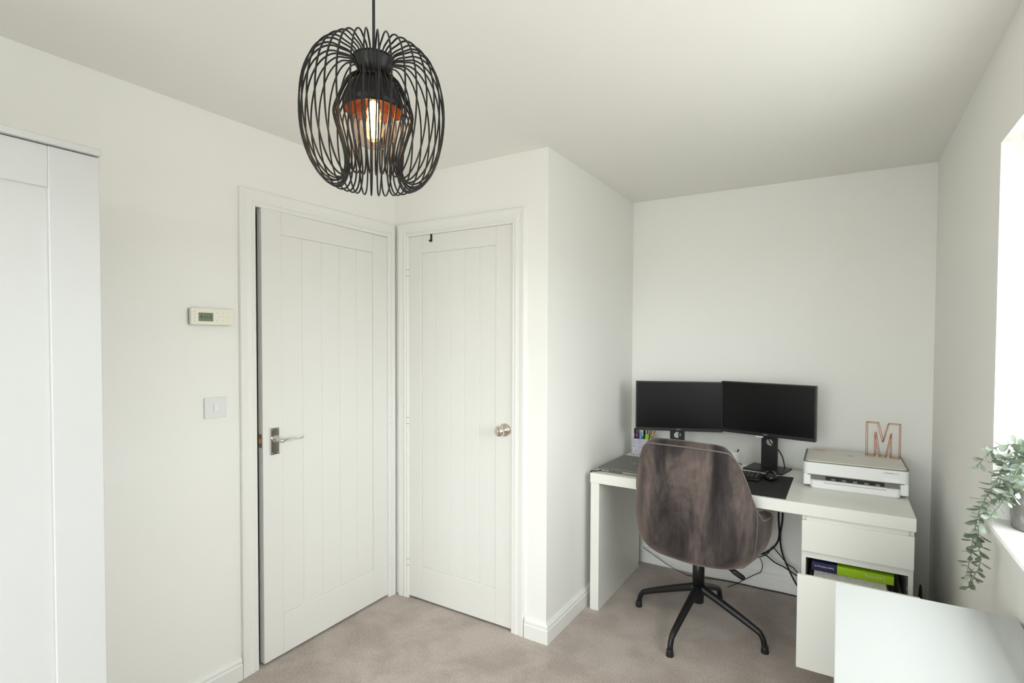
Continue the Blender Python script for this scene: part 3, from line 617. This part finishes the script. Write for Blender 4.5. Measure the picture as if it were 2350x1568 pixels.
# copper wire letter M on the printer
lm_ = thing('wire_letter', 'copper wire letter M standing on the printer', 'letter', (2.330, .985, DT + .1312), math.radians(-11))
MW, MH, MD = .138, .166, .042
out = [(0, 0), (0, 1), (.34, 1), (.5, .44), (.66, 1), (1, 1), (1, 0), (.735, 0), (.735, .70), (.60, 0), (.40, 0), (.265, .70), (.265, 0)]
out = [((u - .5) * MW, v * (MH - .002) + .001) for u, v in out]
for nm, yy in (('front_outline', -MD / 2), ('back_outline', MD / 2)):
    bmx = bmesh.new()
    for k in range(len(out)):
        (a, b_), (c, d) = out[k], out[(k + 1) % len(out)]; add_tube(bmx, [(a, yy, b_), (c, yy, d)], .0015, 6)
    obj(nm, bmx, M['copper'], lm_, True)
for (a, b_) in out: obj('cross_wire', tube([(a, -MD / 2, b_), (a, MD / 2, b_)], .0015, 6), M['copper'], lm_, True)

# ------------------------------------------------------------------ swivel chair
CX, CY = 1.552, .522
ch = thing('office_chair', 'taupe velvet bucket swivel chair with a black four-legged base', 'chair', (CX, CY, 0))
zs = [.372, .385, .41, .45, .50, .58, .65, .72, .80, .88, .97]
Wt = [.11, .190, .242, .280, .294, .300, .300, .296, .286, .272, .254]
Dt = [.10, .190, .226, .244, .255, .262, .265, .268, .273, .280, .290]
def Wf(z): return float(np.interp(z, zs, Wt))
def Df(z): return float(np.interp(z, zs, Dt))
YAW = math.radians(-6.5); RZ = Matrix.Translation((.020, 0, 0)) @ Matrix.Rotation(YAW, 4, 'Z')
PM = math.radians(118); E_ = .56
def top(s):
    a = abs(s); return float(np.interp(a, [0, .20, .30, .36, .41, .46, .52, .59, .68, .84, 1.0], [.978, .974, .966, .946, .910, .852, .765, .700, .654, .620, .592]))
def plan(s, z, off=0):
    ph = s * PM; sn, cs = math.sin(ph), math.cos(ph)
    x = (Wf(z) - off) * math.copysign(abs(sn) ** E_, sn); y = -(Df(z) - off) * math.copysign(abs(cs) ** E_, cs)
    return x, y
NS, NV = 72, 26
sh = bmesh.new(); cols = []
for i in range(NS + 1):
    s = -1 + 2 * i / NS; h = top(s); col = []
    for j in range(NV + 1):
        z = .372 + (h - .022 - .372) * (j / NV) ** 1.15; x, y = plan(s, z); col.append((x, y, z))
    for off, dz in ((.006, -.010), (.018, -.002), (.030, 0), (.042, -.003), (.052, -.012)):
        x, y = plan(s, h - .01, off); col.append((x, y, h + dz))
    for j in range(11):
        z = h - .025 + (.47 - h + .025) * j / 10; x, y = plan(s, z, .058); col.append((x, y, z))
    cols.append([sh.verts.new(RZ @ Vector(c)) for c in col])
for A, B in zip(cols, cols[1:]):
    for k in range(len(A) - 1): sh.faces.new((A[k], A[k + 1], B[k + 1], B[k]))
n = len(cols[0])
for cc in (cols[0], cols[-1]):
    for k in range(n // 2 - 1):
        try: sh.faces.new((cc[k], cc[k + 1], cc[n - 2 - k], cc[n - 1 - k]))
        except ValueError: pass
bmesh.ops.recalc_face_normals(sh, faces=sh.faces[:])
so = obj('backrest_shell', sh, M['velvet'], ch, True)
sm = so.modifiers.new('smooth', 'SMOOTH'); sm.factor = .5; sm.iterations = 3
def ring_loft(rows, e=.8, n=48):
    bm = bmesh.new(); R_ = []
    for z, w_, db, df in rows:
        L = []
        for k in range(n):
            a = 2 * math.pi * k / n; sn, cs = math.sin(a), math.cos(a)
            L.append(bm.verts.new(RZ @ Vector((w_ * math.copysign(abs(sn) ** e, sn), (-db if cs > 0 else df) * abs(cs) ** e, z))))
        R_.append(L)
    for A, B in zip(R_, R_[1:]):
        for k in range(n): bm.faces.new((A[k], A[(k + 1) % n], B[(k + 1) % n], B[k]))
    bm.faces.new(R_[0][::-1]); bm.faces.new(R_[-1]); bmesh.ops.recalc_face_normals(bm, faces=bm.faces[:]); return bm
obj('seat_bucket', ring_loft([(.368, .105, .095, .10), (.382, .180, .180, .17), (.408, .232, .218, .225), (.446, .266, .236, .255), (.475, .272, .242, .262)]), M['velvet'], ch, True)
obj('seat_cushion', ring_loft([(.47, .245, .20, .262), (.49, .258, .205, .275), (.512, .255, .20, .270), (.524, .22, .17, .235)]), M['velvet'], ch, True)
def on_shell(s, z, off=-.001): x, y = plan(s, z, off); return RZ @ Vector((x, y, z))
obj('piping', tube([on_shell(s, top(s) - .026) for s in np.linspace(-.98, .98, 90)], .0032, 6), M['welt'], ch, True)
for sg in (-1, 1): obj('seam', tube([on_shell(sg * (.56 + .03 * t), .395 + (top(sg * .58) - .03 - .395) * t) for t in np.linspace(0, 1, 22)], .0022, 6), M['welt'], ch, True)
obj('column', lathe([(.024, .125), (.027, .13), (.027, .215), (.0285, .215), (.0285, .33), (.022, .335), (.022, .374), (.0001, .374)], 24), M['black_metal'], ch, True)
obj('seat_plate', box(-.09, .09, -.09, .09, .358, .372, .004), M['black_metal'], ch)
lv = obj('height_lever', tube([RZ @ Vector(q) for q in ((.06, -.02, .356), (.125, .0, .330), (.150, .01, .318))], .006, 8), M['black_metal'], ch, True)
obj('lever_grip', tube([RZ @ Vector(q) for q in ((.138, .005, .326), (.150, .01, .318), (.185, .02, .296), (.192, .022, .291))], [.010, .013, .013, .009], 10), M['black_plastic'], lv, True)
for fx, fy in ((1.241, .564), (1.500, .193), (1.858, .455), (1.598, .866)):
    a = math.atan2(fy - CY, fx - CX); R0 = .325; c_, s_ = math.cos(a), math.sin(a)
    pp_ = smooth_path([(r * c_, r * s_, z) for r, z in ((.015, .200), (.10, .168), (.20, .128), (.284, .092), (.305, .077), (.3175, .052), (.322, .022))], 5)
    lg = obj('leg', tube(pp_, [.0205 - .0075 * min(1, i / 20) for i in range(len(pp_))], 12), M['black_metal'], ch, True)
    obj('glide', lathe([(.0001, .001), (.0165, 0), (.0175, .004), (.015, .028), (.0135, .032), (.0001, .033)], 16, Matrix.Translation((.3235 * c_, .3235 * s_, 0))), M['rubber'], lg, True)

# ------------------------------------------------------------------ cables under the desk
def cable(label, pts, r): return tag(obj('cable', tube(smooth_path(pts, 7), r, 8), M['rubber'], None, True), label, 'cable', 'black cables under the desk')
cable('thick black cable dropping behind the desk, curling left behind the chair', [(1.857, 1.090, .70), (1.857, 1.09, .45), (1.862, 1.09, .345), (1.845, 1.09, .285), (1.800, 1.09, .235), (1.740, 1.085, .205), (1.66, 1.08, .20)], .0048)
cable('thick black cable dropping straight, crossing to the pedestal near the baseboard', [(1.877, 1.092, .70), (1.877, 1.092, .45), (1.866, 1.096, .345), (1.872, 1.096, .27), (1.892, 1.094, .205), (1.935, 1.09, .115), (1.975, 1.085, .05), (1.99, 1.08, .012)], .0048)
cable('black cable sagging rightward from the bundle behind the chair', [(1.760, 1.075, .215), (1.790, 1.08, .222), (1.840, 1.09, .185), (1.893, 1.09, .166), (1.951, 1.09, .136), (2.03, 1.09, .10)], .0036)
cable('thinner black cable looping above the sagging one to the pedestal', [(1.745, 1.07, .195), (1.800, 1.08, .225), (1.828, 1.09, .268), (1.850, 1.09, .25), (1.905, 1.09, .19), (1.935, 1.09, .175), (1.962, 1.09, .148), (2.03, 1.09, .10)], .003)
cable('thin black wire curling down from the bundle to the chair lever', [(1.765, 1.08, .195), (1.777, 1.09, .16), (1.770, 1.09, .115), (1.735, 1.09, .088), (1.68, 1.07, .052), (1.63, 1.05, .02), (1.60, 1.04, .004)], .0022)
cable('thin black wire end poking out left of the chair above the baseboard', [(1.075, 1.10, .107), (1.157, 1.10, .068), (1.25, 1.09, .03), (1.36, 1.075, .004)], .002)
cable('black cable lying along the foot of the alcove baseboard', [(1.36, 1.075, .004), (1.47, 1.10, .004), (1.60, 1.125, .004), (1.75, 1.122, .004), (1.88, 1.128, .004), (2.0, 1.124, .004)], .003)

# slim black thing standing in the corner behind the chest
tp = thing('corner_stick', 'thin tapered black stick standing in the corner beside the desk', 'stick', (2.462, .70, 0))
obj('shaft', lathe([(.022, 0), (.021, .02), (.011, .26), (.0045, .355), (.003, .357), (.0001, .357)], 16), M['black_plastic'], tp, True)
obj('tip', lathe([(.0042, .352), (.0038, .362), (.0001, .363)], 12), M['rubber'], tp, True)

# ------------------------------------------------------------------ white chest under the window
ct = thing('chest_of_drawers', 'white chest of drawers with a glass top under the window, in the foreground', 'chest', (2.1475, -.432, 0), math.radians(.5))
CL, CDp, CHt = .82, .388, .745      # local: x from front face to wall, y from far end towards the camera (negative)
obj('carcass', box(.018, CDp - .026, -CL + .002, -.002, .06, CHt - .030), M['lacquer_cool'], ct)
obj('plinth', box(.045, CDp - .03, -CL + .02, -.02, 0, .06), M['lacquer_cool'], ct)
obj('top_board', box(0.002, CDp, -CL, 0, CHt - .030, CHt - .006, .001, 1), M['lacquer_cool'], ct)
gt = obj('glass_top', box(0, CDp, -CL, 0, CHt - .006, CHt, .0008, 1), M['glass_top'], ct)
ge = bmesh.new(); add_box(ge, -.0004, .0008, -CL, 0, CHt - .0055, CHt - .0006); add_box(ge, 0, CDp, -.0008, .0004, CHt - .0055, CHt - .0006); obj('glass_edge', ge, M['glass_edge'], gt)
for k in range(3):
    z0 = .068 + k * .2155; d_ = obj('drawer', box(.000, .018, -CL + .003, -.003, z0, z0 + .211, .001, 1), M['lacquer_cool'], ct)

# ------------------------------------------------------------------ eucalyptus in a pot on the sill
PX, PYp, PZ, PR_ = 2.634, -.180, WZ0, .064
pot = thing('plant_pot', 'grey marbled plant pot on the window sill', 'pot', (PX, PYp, PZ))
obj('vessel', lathe([(.0001, .001), (PR_ - .008, 0), (PR_ - .003, .004), (PR_, .05), (PR_ - .002, .125), (PR_ - .007, .125), (PR_ - .006, .05), (PR_ - .010, .010), (.0001, .008)], 36), M['pot'], pot, True)
obj('soil', lathe([(.0001, .108), (.03, .110), (PR_ - .0065, .104)], 24, cap=False), mat('soil', (.02, .016, .012, 1), .95), pot, True)
pln = thing('trailing_eucalyptus', 'artificial grey-green eucalyptus trailing over the sill edge from the grey pot', 'plant', (0, 0, 0))
stems = {
 'a': [(2.591, -.200, 1.141), (2.575, -.187, 1.142), (2.560, -.173, 1.136), (2.539, -.160, 1.124), (2.522, -.147, 1.096), (2.510, -.133, 1.072), (2.501, -.120, 1.052)],
 'b': [(2.585, -.210, 1.130), (2.563, -.206, 1.117), (2.550, -.202, 1.090), (2.544, -.198, 1.060), (2.532, -.193, 1.026), (2.516, -.189, .985), (2.504, -.185, .947), (2.496, -.181, .903), (2.490, -.177, .850), (2.487, -.172, .802), (2.482, -.168, .757), (2.491, -.164, .739), (2.485, -.160, .700)],
 'c': [(2.592, -.200, 1.109), (2.572, -.186, 1.102), (2.556, -.172, 1.077), (2.551, -.158, 1.034), (2.553, -.144, .986), (2.555, -.135, .961)],
 'd': [(2.581, -.250, 1.080), (2.569, -.248, 1.056), (2.556, -.246, 1.027), (2.542, -.244, .993), (2.528, -.242, .964), (2.510, -.240, .933)],
 'e': [(2.578, -.270, 1.039), (2.570, -.267, 1.025), (2.560, -.263, 1.008), (2.553, -.260, .994)],
 'f': [(2.588, -.220, 1.086), (2.562, -.216, 1.054), (2.536, -.212, .994), (2.519, -.208, .965), (2.507, -.204, .937), (2.499, -.200, .897), (2.500, -.196, .845), (2.505, -.192, .812), (2.503, -.188, .774), (2.494, -.184, .748), (2.487, -.180, .715)],
 'g': [(2.587, -.220, 1.125), (2.571, -.213, 1.097), (2.562, -.207, 1.058), (2.559, -.200, 1.013)],
 'h': [(2.60, -.230, 1.12), (2.58, -.250, 1.11), (2.565, -.262, 1.085), (2.556, -.27, 1.05)],
}
def leaf_mesh(nm, m):
    bm = bmesh.new(); prof = [(0, .0008), (.006, .0040), (.012, .0074), (.019, .0086), (.025, .0072), (.029, .0042), (.031, .0008)]
    L = [bm.verts.new((x, y, .0016 * math.sin(x * 90))) for x, y in prof]; Mi = [bm.verts.new((x, 0, .0016 * math.sin(x * 90) - .0012)) for x, _ in prof]; Rr = [bm.verts.new((x, -y, .0016 * math.sin(x * 90))) for x, y in prof]
    for k in range(len(prof) - 1):
        bm.faces.new((Mi[k], Mi[k + 1], L[k + 1], L[k])); bm.faces.new((Rr[k], Rr[k + 1], Mi[k + 1], Mi[k]))
    me = bpy.data.meshes.new(nm); bm.to_mesh(me); bm.free(); me.materials.append(m); me.shade_smooth(); return me
leafs = [leaf_mesh('leaf', M['leaf']), leaf_mesh('leaf_dark', M['leaf_dark'])]
nleaf = 0
crown = Vector((PX, PYp, PZ + .115))
for key, P in stems.items():
    st0 = [tuple(crown + Vector((random.uniform(-.02, .02), random.uniform(-.02, .02), -.01))), tuple(crown + Vector((-.012, -.01, .10 if P[0][2] > 1.1 else .06)))]
    path = smooth_path(st0 + P, 8)
    so = obj('stem', tube(path, .0011, 5), M['stem'], pln, True)
    ln = 0; nxt = .075; tw = random.random() * 3
    tot = sum((b_ - a_).length for a_, b_ in zip(path, path[1:]))
    for a_, b_ in zip(path, path[1:]):
        sl_ = (b_ - a_).length
        while nxt <= ln + sl_:
            pos = a_.lerp(b_, (nxt - ln) / max(sl_, 1e-6)); t = (b_ - a_).normalized(); tw += 1.25 + random.uniform(-.3, .3)
            e1 = t.orthogonal().normalized(); e2 = t.cross(e1)
            for q in (0, math.pi):
                d = (e1 * math.cos(tw + q) + e2 * math.sin(tw + q)) * .9 + t * random.uniform(.15, .5); d.normalize()
                nz = (t * .8 + e1 * random.uniform(-.4, .4) + e2 * random.uniform(-.4, .4)); yv = nz.cross(d).normalized(); zv = d.cross(yv)
                sc = random.uniform(.85, 1.2) * (1 if nxt < tot * .8 else .78)
                if abs(pos.x + d.x * .03) > XE - .004 and (pos.z < WZ0 or pos.y + d.y * .03 > WY1 - .004): continue
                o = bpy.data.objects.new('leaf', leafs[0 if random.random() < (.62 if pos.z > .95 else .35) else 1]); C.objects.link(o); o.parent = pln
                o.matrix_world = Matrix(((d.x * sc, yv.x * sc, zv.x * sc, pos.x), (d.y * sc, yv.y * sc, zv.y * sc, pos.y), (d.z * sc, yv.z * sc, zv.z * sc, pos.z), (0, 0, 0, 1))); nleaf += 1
            nxt += .0165
        ln += sl_
print('leaves', nleaf)

# put the empties of the things built in room coordinates at their bases
for o, L in ((dk, ((DX0 + DX1) / 2, (DY0 + DY1) / 2, 0)), (files, (2.19, .43, .142)), (notebook, (2.19, .43, .400)), (pln, (PX, PYp, PZ + .10))):
    L = Vector(L); o.location = L
    for c in o.children: c.location = c.location - L
